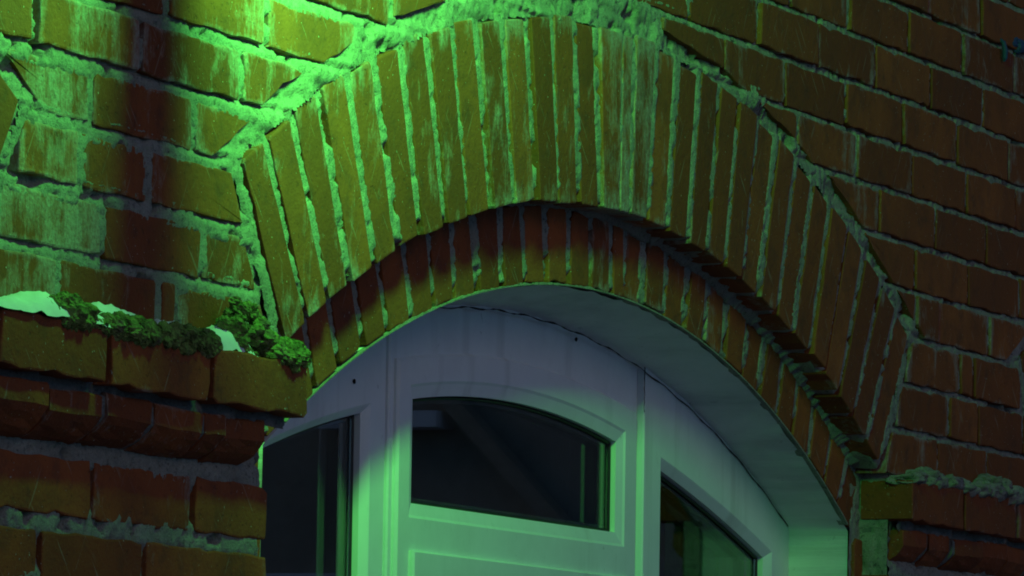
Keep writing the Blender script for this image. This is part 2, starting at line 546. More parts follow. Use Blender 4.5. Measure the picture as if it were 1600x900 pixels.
# ---- mortar sheet of the wall: real relief, recessed joints, squeezed-out lumps along the extrados
def wall_mortar():
    st = 0.004
    xs = np.arange(XL, XR + st, st)
    zs = np.arange(-1.14, 0.30, st)
    X, Z = np.meshgrid(xs, zs, indexing='ij')
    X = X + rng.uniform(-.0012, .0012, X.shape)
    Z = Z + rng.uniform(-.0012, .0012, Z.shape)
    pits = 0.0050 * np.clip(noise2(X, Z, 0.013, 2, 2) - 0.28, 0, 1) + 0.003 * np.clip(noise2(X, Z, 0.007, 3) - .5, 0, 1)
    Y = 0.0014 + 0.0009 * noise2(X, Z, 0.06, 1, 2) + pits + rng.uniform(-.0006, .0006, X.shape)
    # distance to joints
    kk = np.floor(-Z / CH)
    ph = (-Z / CH - np.round(-Z / CH)) * CH          # >0 below the bed line
    upper = np.clip(-ph / 0.006, 0, 1)
    Y += 0.0060 * upper * (np.abs(ph) < 0.012) * (Z > -.70) * (0.35 + 0.65 * (noise2(X, Z, 0.12, 9) > 0.0))
    dbed = np.abs(ph)
    dj = np.full(X.shape, 9.0)
    for k, js in FULL.items():
        m = kk == k
        for j in js:
            mm = m & (np.abs(X - j) < 0.05)
            dj[mm] = np.minimum(dj[mm], np.abs(X[mm] - j))
    d = np.minimum(dbed, dj)
    sm = noise2(X, Z, 0.09, 5, 3)
    Y -= 0.0022 * np.clip((sm - 0.1) / 0.6, 0, 1) * np.clip(1 - d / 0.030, 0, 1)
    # holes
    ho = noise2(X, Z, 0.03, 6, 2)
    Y += 0.012 * np.clip((ho - 0.60) / 0.25, 0, 1)
    inside = np.clip((d - 0.014) / 0.010, 0, 1)
    band = np.zeros(X.shape)
    cut = np.zeros(X.shape, bool)
    for cx in ARCHES:
        R = np.hypot(X - cx, Z - OC[1])
        T = np.degrees(np.arctan2(X - cx, Z - OC[1]))
        on = np.abs(T) < 31.0
        wv = 0.017 + 0.009 * noise2(X, Z, 0.07, 12, 3)
        if True:
            q = np.exp(-((R - (OR1 + 0.012)) / np.maximum(wv, .006)) ** 2) * on
            band = np.maximum(band, q)
            # end joint of the ring, radial
            de = np.abs(np.abs(T) - ENDA) * math.pi / 180 * R
            band = np.maximum(band, 0.6 * np.exp(-(de / 0.010) ** 2) * (R < OR1 + .02) * (R > OR0))
        cut |= (R < OR1 - 0.004) & (np.abs(T) < ENDA - 0.25)
        cut |= (np.abs(X - cx) < 1.130) & (Z < -0.655)
        cut |= (np.abs(X - cx) < 1.085) & (Z < -0.6)
    lump = np.exp(-(((X + 0.018) / 0.055) ** 2 + ((Z + 0.159 - 0.15 * (X + .018)) / 0.030) ** 2))
    ridged = 0.5 + 0.5 * np.sin((X * 1.0 + Z * 0.2) * 600)
    Y = Y + inside * 0.006
    left = np.clip((0.1 - X) / 0.9, 0.25, 1)
    Y += 0.0020 * np.clip((X + 0.7) / 0.6, 0, 1)
    Y -= np.clip(band * 1.5, 0, 1) * (0.0034 + 0.0014 * noise2(X, Z, 0.05, 14, 3)) * left
    Y -= lump * (0.005 + 0.003 * ridged + 0.005 * noise2(X, Z, 0.010, 16, 2))
    Y = np.maximum(Y, -0.028)
    Z2 = Z
    n0, n1 = X.shape
    idx = -np.ones(X.shape, int)
    cellcut = cut[:-1, :-1] | cut[1:, :-1] | cut[:-1, 1:] | cut[1:, 1:]
    # string course zone stays (behind it)
    used = np.zeros(X.shape, bool)
    keep = ~cellcut
    used[:-1, :-1] |= keep; used[1:, :-1] |= keep; used[:-1, 1:] |= keep; used[1:, 1:] |= keep
    idx[used] = np.arange(used.sum())
    V = np.c_[X[used], Y[used], Z2[used]]
    a = idx[:-1, :-1][keep]; b = idx[1:, :-1][keep]; c = idx[1:, 1:][keep]; dd = idx[:-1, 1:][keep]
    F = np.c_[a, b, c, dd].tolist()
    return V, F
V, F = wall_mortar()
mo = mesh_obj("mortar", V, F, M_MORT, wall, smooth=True)

# solid masonry behind the face, so no light leaks through the joints
def box_vf(x0, x1, y0, y1, z0, z1):
    v = [(x0, y0, z0), (x1, y0, z0), (x1, y1, z0), (x0, y1, z0), (x0, y0, z1), (x1, y0, z1), (x1, y1, z1), (x0, y1, z1)]
    f = [(0, 1, 2, 3)[::-1], (4, 5, 6, 7), (0, 1, 5, 4), (1, 2, 6, 5), (2, 3, 7, 6), (3, 0, 4, 7)]
    return v, f
def boxes(name, lst, mat, parent=None):
    V, F = [], []
    for b in lst:
        v, f = box_vf(*b)
        n = len(V)
        V += v
        F += [tuple(i + n for i in q) for q in f]
    return mesh_obj(name, V, F, mat, parent)
boxes("masonry_core", [(PIER_L + .008, PIER_R - .008, 0.034, 0.40, -3.0, -0.60), (PIER_L + SPAN + .052, PIER_R + SPAN - .008, 0.034, 0.40, -3.0, -0.60),
                       (XL, XR, 0.06, 0.40, -0.10, 1.30),
                       (PIER_L + .012, PIER_R - .012, 0.012, 0.06, -3.0, -0.66), (PIER_L + SPAN + .056, PIER_R + SPAN - .012, 0.012, 0.06, -3.0, -0.66)], M_MORTD, wall)

# ------------------------------------------------------------------ arches
def ring_pt(c, r, th):
    return (c[0] + r * math.sin(th), c[1] + r * math.cos(th))

def voussoir_poly(c, r0, r1, ta0, ta1, tb0, tb1, j0, j1):
    """ta*: joint angles left (inner, outer radius), tb*: right; j0/j1 half joint at inner/outer radius, metres"""
    return [ring_pt(c, r0, rad(ta0) + j0 / r0), ring_pt(c, r0, rad(tb0) - j0 / r0),
            ring_pt(c, r1, rad(tb1) - j1 / r1), ring_pt(c, r1, rad(ta1) + j1 / r1)]

OJ = [(-30.0, -30.0), (-27.91, -28.2), (-26.01, -26.2), (-24.13, -24.0), (-22.09, -21.97), (-19.95, -20.0), (-18.03, -17.9), (-16.01, -16.0), (-14.06, -14.1), (-11.99, -12.2), (-10.02, -10.15), (-7.9, -8.1), (-5.91, -6.1), (-3.87, -4.15), (-1.88, -2.2), (-0.1, -0.05), (1.0, 1.05), (2.78, 3.04), (4.78, 5.05), (6.9, 7.06), (8.82, 8.89), (10.75, 10.73), (12.59, 12.64), (14.62, 14.6), (16.71, 16.66), (18.63, 18.57), (20.59, 20.38), (22.37, 22.31), (24.3, 24.36), (26.2, 26.4), (28.1, 28.4), (30.1, 30.3)]
IJ = [(-31.2, -31.1), (-29.0, -28.9), (-26.79, -26.6), (-24.56, -24.5), (-22.4, -22.26), (-20.15, -20.2), (-18.0, -17.93), (-15.86, -15.75), (-13.94, -13.7), (-11.6, -11.69), (-9.39, -9.3), (-7.28, -7.37), (-5.02, -5.04), (-2.97, -2.9), (-0.77, -0.76), (1.41, 1.25), (2.69, 2.6), (4.73, 4.72), (7.1, 7.06), (9.22, 9.33), (11.59, 11.45), (13.86, 13.6), (16.15, 16.0), (18.14, 18.13), (20.44, 20.25), (22.4, 22.1), (24.6, 24.2), (26.8, 26.6), (28.74, 28.72), (30.85, 30.75)]

def ring_mortar(name, c, r0, r1, t0, t1, yf, joints, parent, soffit_depth=0.055, seed=20):
    dt = 0.004 / r0
    th = np.arange(rad(t0), rad(t1) + dt, dt)
    rr = np.arange(r0 + 0.006, r1 + 0.004, 0.004)
    T, R = np.meshgrid(th, rr, indexing='ij')
    R = R + rng.uniform(-.0012, .0012, R.shape)
    X, Z = c[0] + R * np.sin(T), c[1] + R * np.cos(T)
    pits = 0.0050 * np.clip(noise2(X, Z, 0.013, seed + 1, 2) - 0.30, 0, 1) + 0.003 * np.clip(noise2(X, Z, 0.007, seed + 2) - .5, 0, 1)
    Y = yf + 0.0007 + 0.0008 * noise2(X, Z, 0.06, seed, 2) + pits + rng.uniform(-.0006, .0006, X.shape)
    d = np.full(X.shape, 9.0)
    for a, b in joints:
        tj = np.radians(a + (b - a) * (R - r0) / (r1 - r0))
        d = np.minimum(d, np.abs(T - tj) * R)
    sm = noise2(X, Z, 0.10, seed + 4, 3)
    Y -= 0.0028 * np.clip((sm - 0.1) / 0.6, 0, 1) * np.clip(1 - d / 0.018, 0, 1)
    ho = noise2(X, Z, 0.03, seed + 5, 2)
    Y += 0.007 * np.clip((ho - 0.62) / 0.25, 0, 1)
    Y += 0.008 * np.clip((d - 0.012) / 0.008, 0, 1)
    # crumbling away at the lower edge
    Y += 0.012 * np.clip((r0 + 0.022 - R) / 0.02, 0, 1) * (noise2(X, Z, 0.08, seed + 6) > -0.1)
    n0, n1 = X.shape
    V = [np.c_[X.ravel(), Y.ravel(), Z.ravel()]]
    i = np.arange(n0 * n1).reshape(n0, n1)
    F = np.c_[i[:-1, :-1].ravel(), i[:-1, 1:].ravel(), i[1:, 1:].ravel(), i[1:, :-1].ravel()].tolist()
    # underside of the ring
    ys = np.arange(yf + 0.012, yf + soffit_depth + .005, 0.005)
    T2, Y2 = np.meshgrid(th, ys, indexing='ij')
    R2 = r0 + 0.0025 + 0.0015 * noise2(T2 * r0, Y2, 0.03, seed + 7, 2)
    k0 = n0 * n1
    V.append(np.c_[(c[0] + R2 * np.sin(T2)).ravel(), Y2.ravel(), (c[1] + R2 * np.cos(T2)).ravel()])
    j = np.arange(T2.size).reshape(T2.shape) + k0
    F += np.c_[j[:-1, :-1].ravel(), j[1:, :-1].ravel(), j[1:, 1:].ravel(), j[:-1, 1:].ravel()].tolist()
    # lip that joins both
    F += np.c_[i[:-1, 0], i[1:, 0], j[1:, 0], j[:-1, 0]].tolist()
    return mesh_obj(name, np.vstack(V), F, M_MORT, parent, smooth=True)

def inner_top(th):
    """radius (from the inner centre) at which the inner ring runs up behind the outer one"""
    s, co = math.sin(th), math.cos(th)
    lo, hi = 2.0, 2.4
    for _ in range(30):
        m = (lo + hi) / 2
        x, z = IC[0] + m * s, IC[1] + m * co
        if math.hypot(x - OC[0], z - OC[1]) < OR0 - 0.003: lo = m
        else: hi = m
    return max(lo, IR0 + 0.09)

HEAVY = {8: .5, 9: .65, 13: .35, 14: .7, 15: .95, 16: .85, 2: .5, 3: .5, 6: .5, 10: .5}
def build_arch(label, dx, ojs, ijs, group):
    root = tag(empty("brick_arch", (OC[0] + dx, 0.1, -0.66)), label, "arch", group)
    oc = (OC[0] + dx, OC[1])
    ic = (IC[0] + dx, IC[1])
    om = ring_mortar("outer_ring", oc, OR0, OR1, ojs[0][0] - 0.35, ojs[-1][0] + 0.35, 0.0, ojs, root, seed=20)
    for n, (a, b) in enumerate(zip(ojs[:-1], ojs[1:])):
        r0 = OR0 + random.uniform(-.002, .002)
        r1 = OR1 + random.uniform(-.008, .006)
        pitch = rad(b[0] - a[0]) * OR0
        w = 0.5 * max(0.0135, pitch - 0.062) if pitch > 0.070 else 0.005
        j1 = max(w, 0.5 * (rad(b[1] - a[1]) * OR1 - 0.0635)) if pitch > .07 else 0.006
        poly = voussoir_poly(oc, r0, r1, a[0], a[1], b[0], b[1], w, j1)
        wsh = HEAVY.get(n, random.choice([.3, .4, .55])) if dx == 0 else .2
        if dx == 0 and n > 17: wsh = random.choice([.1, .2, .35])
        add_brick("voussoir", poly, random.gauss(-0.001, .0016), 0.052, om, wsh, tilt=.7, chip=.16, rough=.0005)
    im = ring_mortar("inner_ring", ic, IR0, IR0 + 0.135, ijs[0][0], ijs[-1][0], Y_IN, ijs, root, 0.02, seed=40)
    for n, (a, b) in enumerate(zip(ijs[:-1], ijs[1:])):
        tm = rad((a[0] + b[0]) / 2)
        r1 = inner_top(tm)
        pitch = rad(b[0] - a[0]) * IR0
        w = 0.5 * max(0.010, pitch - 0.0640) if pitch > 0.068 else 0.0045
        poly = voussoir_poly(ic, IR0 + random.uniform(-.003, .003), r1, a[0], a[1], b[0], b[1], w, w + .002)
        wsh = random.choice([.05, .1, .2])
        if dx == 0 and 14 <= n <= 20: wsh = random.choice([.4, .6])
        add_brick("voussoir", poly, Y_IN + random.gauss(0, .0014), Y_IN + 0.02, im, wsh, tilt=.7, chip=.16, rough=.0005)
    return root
arch = build_arch("double ring segmental brick arch over the white window, lit green at its crown", 0, OJ, IJ, None)
OJL = [(t, t) for t in (14.0, 16.0, 18.0, 20.0, 22.0, 24.1, 26.2, 28.1, 30.1)]
IJL = [(t, t) for t in (13.8, 16.1, 18.2, 20.4, 22.5, 24.6, 26.8, 28.8, 30.85)]
build_arch("springing of a neighbouring brick arch at the left edge of the photo", -SPAN, OJL, IJL, None)
build_arch("springing of a neighbouring brick arch at the right edge of the photo", SPAN, [(-a, -b) for a, b in OJL[::-1]], [(-a, -b) for a, b in IJL[::-1]], None)

# inner order jamb bricks below the springing
JX0, JX1 = -1.546, 0.560
for k in range(7):
    z1 = -0.795 - k * 0.078
    z0 = z1 - 0.065
    for a, b in ((JX1 + .009, JX1 + 0.11), (JX0 - 0.11, JX0 - .009), (JX1 + .005 - SPAN, JX1 + .11 - SPAN)):
        add_brick("brick", [(a, z0), (b, z0), (b, z1), (a, z1)], Y_IN + random.gauss(0, .002), Y_IN + .03, wall, 0.2, chip=.5)

# ------------------------------------------------------------------ plastered reveal of the window
def arc_pts(c, r, x0, x1, n):
    xs = np.linspace(x0, x1, n)
    return np.c_[xs, c[1] + np.sqrt(r * r - (xs - c[0]) ** 2)]
JC, JR = (-0.515, -2.978), 2.450            # line where the reveal meets the window frame
def reveal():
    n, m = 160, 14
    front = [ring_pt(IC, IR0 - 0.003, t) for t in np.linspace(rad(-31.2), rad(30.85), n)]
    back = [tuple(p) for p in arc_pts(JC, JR, JX0 + .006, JX1 + 0.004, n)]
    back[-1] = (back[-1][0], front[-1][1])
    back[0] = (back[0][0], front[0][1])
    # jamb down both sides
    fj = [(front[0][0], z) for z in np.linspace(-2.2, front[0][1], 30)[:-1]] + front + [(front[-1][0], z) for z in np.linspace(front[-1][1], -2.2, 30)[1:]]
    bj = [(back[0][0], z) for z in np.linspace(-2.2, back[0][1], 30)[:-1]] + back + [(back[-1][0], z) for z in np.linspace(back[-1][1], -2.2, 30)[1:]]
    fj, bj = np.array(fj), np.array(bj)
    N = len(fj)
    V = []
    for k in range(m):
        t = k / (m - 1)
        y = Y_IN + 0.006 + (Y_WIN + 0.012 - Y_IN - 0.006) * t
        P = fj * (1 - t) + bj * t
        ar = np.arange(N) * 0.016
        w = 0.0022 * noise2(ar, np.full(N, y * 1.0), 0.07, 60, 3) * (1 if k else 1.6)
        cx = np.array([IC[0], -1.3])
        dirs = cx - P
        dirs /= np.linalg.norm(dirs, axis=1, keepdims=True)
        P = P + dirs * w[:, None]
        V += [(p[0], y, p[1]) for p in P]
    F = []
    for k in range(m - 1):
        for i in range(N - 1):
            F.append((k * N + i, k * N + i + 1, (k + 1) * N + i + 1, (k + 1) * N + i))
    return V, F
V, F = reveal()
rev = mesh_obj("plaster_reveal", V, F, M_PLAST, arch, smooth=True)
# ragged lime edge where plaster meets brick
V, F = [], []
ts = np.linspace(-29.5, 30.3, 700)
wn_ = noise2(ts, ts * 0, 1.1, 61, 3)
wj = noise2(ts, ts * 0, 0.25, 62, 2)
for t, a, b in zip(ts, wn_, wj):
    amp = 1.0 if -24 < t < 3 else 0.3
    w = max(0.0002, amp * (0.0016 * a + 0.0013 * b + 0.0004))
    x0, z0 = ring_pt(IC, IR0 - 0.0028, rad(t))
    x1, z1 = ring_pt(IC, IR0 - 0.001 + w, rad(t))
    V += [(x0, Y_IN + .014, z0), (x0, Y_IN - .0012 - w * .3, z0), (x1, Y_IN - .0014, z1), (x1, Y_IN + .006, z1)]
for i in range(len(ts) - 1):
    for k in range(3):
        F.append((i * 4 + k, i * 4 + k + 1, i * 4 + 5 + k, i * 4 + 4 + k))
mesh_obj("lime_edge", V, F, M_MORT, arch)
# mortar fillet in the corner between the rings
V, F = [], []
ts = np.linspace(-29.8, 29.9, 640)
fa = noise2(ts, ts * 0, 1.3, 63, 3)
fb = noise2(ts, ts * 0, 0.3, 64, 2)
for t, a, b in zip(ts, fa, fb):
    k = 0.35 + 0.65 * min(1, max(0, (t + 8) / 20))
    w = max(0.001, k * (0.010 + 0.005 * a + 0.002 * b))
    dpt = max(0.001, k * (0.013 + 0.007 * b))
    xs_ = [(OR0 + .003, Y_IN - dpt), (OR0 - w * .35, Y_IN - dpt * .45), (OR0 - w, Y_IN - .0015), (OR0 - w, Y_IN + .006)]
    for r, y in xs_:
        x, z = ring_pt(OC, r, rad(t))
        V.append((x, y, z))
for i in range(len(ts) - 1):
    for k in range(3):
        F.append((i * 4 + k, i * 4 + k + 1, i * 4 + 5 + k, i * 4 + 4 + k))
mesh_obj("mortar_fillet", V, F, M_MORT, arch, smooth=True)

# crack in the sealant between reveal and frame
def ribbon(name, pts, y, mat, parent, wmin=.0006, wmax=.0025, thick=.0015):
    V, F = [], []
    for i, p in enumerate(pts):
        w = random.uniform(wmin, wmax)
        V += [(p[0], y, p[1] - w), (p[0], y - thick, p[1]), (p[0], y, p[1] + w)]
    for i in range(len(pts) - 1):
        for j in range(2):
            F.append((i * 3 + j, i * 3 + j + 1, i * 3 + 4 + j, i * 3 + 3 + j))
    return mesh_obj(name, V, F, mat, parent)

# ------------------------------------------------------------------ string courses with moulded bricks
def prism_x(x0, x1, prof, rough=0.0008):
    """profile (y,z) swept along x with a few cuts"""
    n = len(prof)
    nx = max(2, int((x1 - x0) / 0.03))
    V, F = [], []
    for i in range(nx + 1):
        x = x0 + (x1 - x0) * i / nx
        for (y, z) in prof:
            V.append((x + random.uniform(-rough, rough) * (1.5 if i in (0, nx) else 1), y + random.uniform(-rough, rough), z + random.uniform(-rough, rough)))
    for i in range(nx):
        for j in range(n):
            F.append((i * n + j, i * n + (j + 1) % n, (i + 1) * n + (j + 1) % n, (i + 1) * n + j))
    F.append(tuple(range(n))[::-1])
    F.append(tuple(nx * n + j for j in range(n)))
    return V, F

def ledge(label, yfr, yback, joints, mjoints):
    root = tag(empty("string_course", (joints[0], 0, -0.85)), label, "ledge", "string courses between the windows")
    x0, x1 = joints[0], joints[-1]
    for n, (a, b) in enumerate(zip(joints[:-1], joints[1:])):
        e0 = 0.006 if n else 0.0
        e1 = 0.006 if n < len(joints) - 2 else 0.0
        dz = random.uniform(-.002, .002)
        # front face brick, rounded arris
        add_brick("brick", [(a + e0, -0.765 + dz), (b - e1, -0.765 + dz), (b - e1, -0.700 + dz), (a + e0, -0.700 + dz)], yfr + random.gauss(0, .0015), yback, root, random.choice([0, .1, .2]), chip=.3, rough=.0013)
    # moulded bricks: upright upper half, underside swept back to the wall
    for n, (a, b) in enumerate(zip(mjoints[:-1], mjoints[1:])):
        yt = yfr + 0.017 + random.gauss(0, .0042)
        z1, z0 = -0.777 + random.uniform(-.003, .003), -0.835 + random.uniform(-.004, .004)
        def profile(d=0.0):
            pr = [(0.045, z1 - d), (yt + .003 + d, z1 - d), (yt + d, z1 - .003 - d), (yt + d, z1 - .026)]
            for q in range(1, 7):
                t = q / 6
                pr.append((yt + d + 0.046 * (t ** 1.1), z1 - .026 - (z1 - .026 - z0 - d) * math.sin(t * 1.5708) ** 0.95))
            return pr + [(0.048, z0 + d)]
        prof = profile()
        if n:
            V, F = prism_x(a - .007, a + .007, profile(.0022), .0006)
            fix_normals(mesh_obj("joint_mortar", V, F, M_MORTD, root))
        g = random.uniform(.0035, .0055)
        V, F = prism_x(a + g, b - g, prof, .0013)
        sl, rt = random.gauss(0, .012), random.gauss(0, .018)
        xm = (a + b) / 2
        V = [(v[0], v[1] + (v[0] - xm) * sl, v[2] + (v[0] - xm) * rt) for v in V]
        o = fix_normals(mesh_obj("moulded_brick", V, F, M_BRICK, root))
        o.color = (1, random.choice([0.1, .3, .45]), 0, 1)
    # bedding mortar, set back
    V, F = [], []
    def sheet(xa, xb, za, zb, y, dep, seed):
        xs = np.arange(xa, xb, .005); zs = np.linspace(za, zb, max(3, int((zb - za) / .0045)))
        X, Z = np.meshgrid(xs, zs, indexing='ij')
        Y = y + dep * noise2(X, Z, .03, seed, 3) + 0.4 * dep * noise2(X, Z, .009, seed + 1) + rng.uniform(-.001, .001, X.shape)
        base = len(V)
        V.extend(np.c_[X.ravel(), Y.ravel(), Z.ravel()].tolist())
        i = np.arange(X.size).reshape(X.shape) + base
        F.extend(np.c_[i[:-1, :-1].ravel(), i[1:, :-1].ravel(), i[1:, 1:].ravel(), i[:-1, 1:].ravel()].tolist())
    sheet(x0 + .004, x1 - .004, -0.862, -0.694, .010, .006, 71)
    sheet(x0 + .004, x1 - .004, -0.781, -0.694, yfr + .026, .005, 73)
    mesh_obj("mortar", V, F, M_MORTD, root, smooth=True)
    return root
led_l = ledge("projecting brick ledge with chamfered bricks, mossy and snowy, left of the window", -0.055, 0.030, [-2.418, -2.163, -1.899, -1.641], [-2.418, -2.28, -2.141, -2.018, -1.887, -1.826, -1.707])
led_r = ledge("projecting brick ledge with chamfered bricks right of the window, its end lit yellow green", -0.038, 0.049, [0.600, 0.856, 1.127, 1.38], [0.610, 0.732, 0.845, 0.988, 1.131, 1.25, 1.37])
# return of the ledge at the window side: mortar joint between pier and inner order
def rough_lump(name, c, size, mat, parent, seed, nu=26, nv=16, amp=.35, sc=.02):
    V, F = [], []
    U = np.linspace(0, 2 * math.pi, nu, endpoint=False)
    for a in range(nv + 1):
        pa = math.pi * a / nv
        d = np.c_[np.sin(pa) * np.cos(U), np.sin(pa) * np.sin(U), np.full(nu, math.cos(pa))]
        P = d * np.array(size)
        k = 1 + amp * noise2(P[:, 0] + P[:, 1] * .7 + seed, P[:, 2] + P[:, 1] * .4, sc, seed % 90 + 1, 3)
        P = P * k[:, None] + np.array(c)
        V += P.tolist()
    for a in range(nv):
        for b in range(nu):
            F.append((a * nu + b, a * nu + (b + 1) % nu, (a + 1) * nu + (b + 1) % nu, (a + 1) * nu + b))
    return V, F
# mortar squeezed out along the top of the right ledge
V, F = [], []
for n, (x, sx, sz, dz) in enumerate([(0.60, .05, .007, 0), (0.655, .04, .011, .006), (0.70, .03, .017, .010), (0.77, .05, .015, .006), (0.83, .05, .012, .003), (0.90, .05, .010, .002), (0.97, .05, .014, .006), (1.03, .05, .019, .010), (1.08, .045, .014, .004), (1.15, .05, .012, 0), (1.25, .07, .012, 0)]):
    v, f = rough_lump("", (x + .03, -0.016, -0.698 + dz), (sx, .026, sz), None, None, 300 + n, 46, 22, .6, .012)
    k = len(V)
    V += v
    F += [tuple(i + k for i in q) for q in f]
mesh_obj("squeezed_mortar", V, F, M_MORT, led_r, smooth=True)
zs = np.arange(-1.14, -0.66, .004)
ys = np.arange(0.004, 0.060, .004)
Yg, Zg = np.meshgrid(ys, zs, indexing='ij')
Xg = 0.604 + .003 * noise2(Yg, Zg, .03, 66, 3) + .004 * np.clip(noise2(Yg, Zg, .012, 67, 2) - .2, 0, 1)
iq = np.arange(Xg.size).reshape(Xg.shape)
mesh_obj("return_mortar", np.c_[Xg.ravel(), Yg.ravel(), Zg.ravel()], np.c_[iq[:-1, :-1].ravel(), iq[1:, :-1].ravel(), iq[1:, 1:].ravel(), iq[:-1, 1:].ravel()].tolist(), M_MORT, led_r, smooth=True)
xs = np.arange(0.556, 0.612, .004)
zs = np.arange(-1.14, -0.66, .004)
Xg, Zg = np.meshgrid(xs, zs, indexing='ij')
Yg = Y_IN + .002 + .002 * noise2(Xg, Zg, .03, 68, 2) + .004 * np.clip(noise2(Xg, Zg, .012, 69, 2) - .2, 0, 1)
iq = np.arange(Xg.size).reshape(Xg.shape)
mesh_obj("jamb_mortar", np.c_[Xg.ravel(), Yg.ravel(), Zg.ravel()], np.c_[iq[:-1, :-1].ravel(), iq[1:, :-1].ravel(), iq[1:, 1:].ravel(), iq[:-1, 1:].ravel()].tolist(), M_MORT, led_r, smooth=True)

# ------------------------------------------------------------------ window
win = tag(empty("arched_window", (-0.5, 0.2, -1.9)), "white plastic three light window under the brick arch, dark inside", "window")

class Loop:
    """closed loop: bottom (l>r), right (up), top arc (r>l), left (down); top(x) gives z; ins(d) steps it inwards"""
    def __init__(s, xl, xr, zb, top, n=24):
        s.a = (xl, xr, zb, top)
        P = [(x, zb) for x in np.linspace(xl, xr, n)[:-1]]
        P += [(xr, z) for z in np.linspace(zb, top(xr), n)[:-1]]
        P += [(x, top(x)) for x in np.linspace(xr, xl, n)[:-1]]
        P += [(xl, z) for z in np.linspace(top(xl), zb, n)[:-1]]
        s.P = np.array(P)
    def ins(s, d):
        xl, xr, zb, top = s.a
        return Loop(xl + d, xr - d, zb + d, lambda x: top(x) - d)
loop = Loop
def arcf(c, r, off=0.0):
    return lambda x: c[1] + off + math.sqrt((r) ** 2 - (x - c[0]) ** 2)
def const(z): return lambda x: z

def rings_mesh(name, rings, mat, parent):
    """bands of quads between stepped loops: rings = [(Loop, y), ...]"""
    n = len(rings[0][0].P)
    V, F = [], []
    for L, y in rings:
        V += [(p[0], y, p[1]) for p in L.P]
    for k in range(len(rings) - 1):
        for i in range(n):
            j = (i + 1) % n
            F.append((k * n + i, k * n + j, (k + 1) * n + j, (k + 1) * n + i))
    return fix_normals(mesh_obj(name, V, F, mat, parent))

def frame_ring(name, outer, inner, yf, depth, ch, parent, mat, yb=0.25, bev=0.0025):
    """flat face between the loops, a small arris, a sloping bead down to the glass, then square to the back"""
    o = rings_mesh(name, [(outer, yb), (outer, yf + bev), (outer.ins(bev), yf), (inner.ins(-bev), yf), (inner, yf + bev * .6),
                          (inner.ins(ch), yf + depth), (inner.ins(ch), yb)], mat, parent)
    return o, inner.ins(ch)

def pane(L, y, parent, name="pane"):
    """flat glass sheet: upright strips from bottom edge to top edge"""
    xl, xr, zb, top = L.a
    xs = np.linspace(xl, xr, 24)
    n = len(xs)
    V = [(x, y, zb) for x in xs] + [(x, y, top(x)) for x in xs] + [(x, y + .004, zb) for x in xs] + [(x, y + .004, top(x)) for x in xs]
    F = []
    for i in range(n - 1):
        F += [(i, i + 1, n + i + 1, n + i), (2 * n + i + 1, 2 * n + i, 3 * n + i, 3 * n + i + 1),
              (i, 2 * n + i, 2 * n + i + 1, i + 1), (n + i, n + i + 1, 3 * n + i + 1, 3 * n + i)]
    F += [(0, n, 3 * n, 2 * n), (n - 1, 3 * n - 1, 4 * n - 1, 2 * n - 1)]
    return fix_normals(mesh_obj(name, V, F, M_GLASS, parent))
def gasket(L, y, parent, w=.005):
    return rings_mesh("gasket", [(L, y), (L.ins(w / 2), y - .003), (L.ins(w), y)], M_RUB, parent)

jtop = arcf(JC, JR, 0.015)
lights = []
# left light
fl, il = frame_ring("side_frame", loop(-1.575, -0.929, -2.1, jtop), loop(-1.49, -0.979, -1.98, arcf((-0.538, -3.311), 2.652)), 0.174, 0.010, 0.010, win, M_PVC)
# centre light: fixed fanlight
fc, ic_ = frame_ring("centre_frame", loop(-0.9285, -0.0485, -0.945, jtop), loop(-0.896, -0.086, -0.868, arcf((-0.523, -3.163), 2.507, 0.040)), 0.169, 0.006, 0.004, win, M_PVC)
fs, is_ = frame_ring("centre_sash", loop(-0.915, -0.066, -0.9395, arcf((-0.523, -3.163), 2.507, 0.060)), loop(-0.873, -0.116, -0.840, arcf((-0.523, -3.163), 2.507, 0.017)), 0.161, 0.007, 0.017, win, M_PVC, bev=.004)
# right light
fr, ir = frame_ring("side_frame", loop(-0.048, 0.600, -2.1, jtop), loop(0.022, 0.486, -1.98, arcf((-0.90, -5.27), 4.66)), 0.158, 0.010, 0.012, win, M_PVC)
for fo, lp, yy in ((fl, il, 0.194), (fs, is_, 0.177), (fr, ir, 0.178)):
    gasket(lp, yy + .001, fo)
    pane(lp, yy + .003, fo)
    # second pane of the sealed unit with its dark spacer, and the inner gasket
    pane(lp.ins(.004), yy + .022, fo, "inner_pane")
    rings_mesh("spacer", [(lp, yy + .009), (lp.ins(.010), yy + .009), (lp.ins(.010), yy + .020)], M_METAL, fo)
# opening sash under the fanlight
sl, isl = frame_ring("lower_sash", loop(-0.874, -0.100, -2.06, const(-0.889)), loop(-0.80, -0.17, -1.98, const(-0.962)), 0.153, 0.018, 0.015, win, M_PVC)
pane(isl, 0.175, sl)
lowf, _ = frame_ring("lower_frame", loop(-0.9285, -0.0485, -2.1, const(-0.9455)), loop(-0.88, -0.094, -2.05, const(-0.955)), 0.1665, 0.01, 0.004, win, M_PVC)
boxes("window_sill", [(-1.56, 0.575, 0.0, 0.25, -2.16, -2.105)], M_PVC, win)
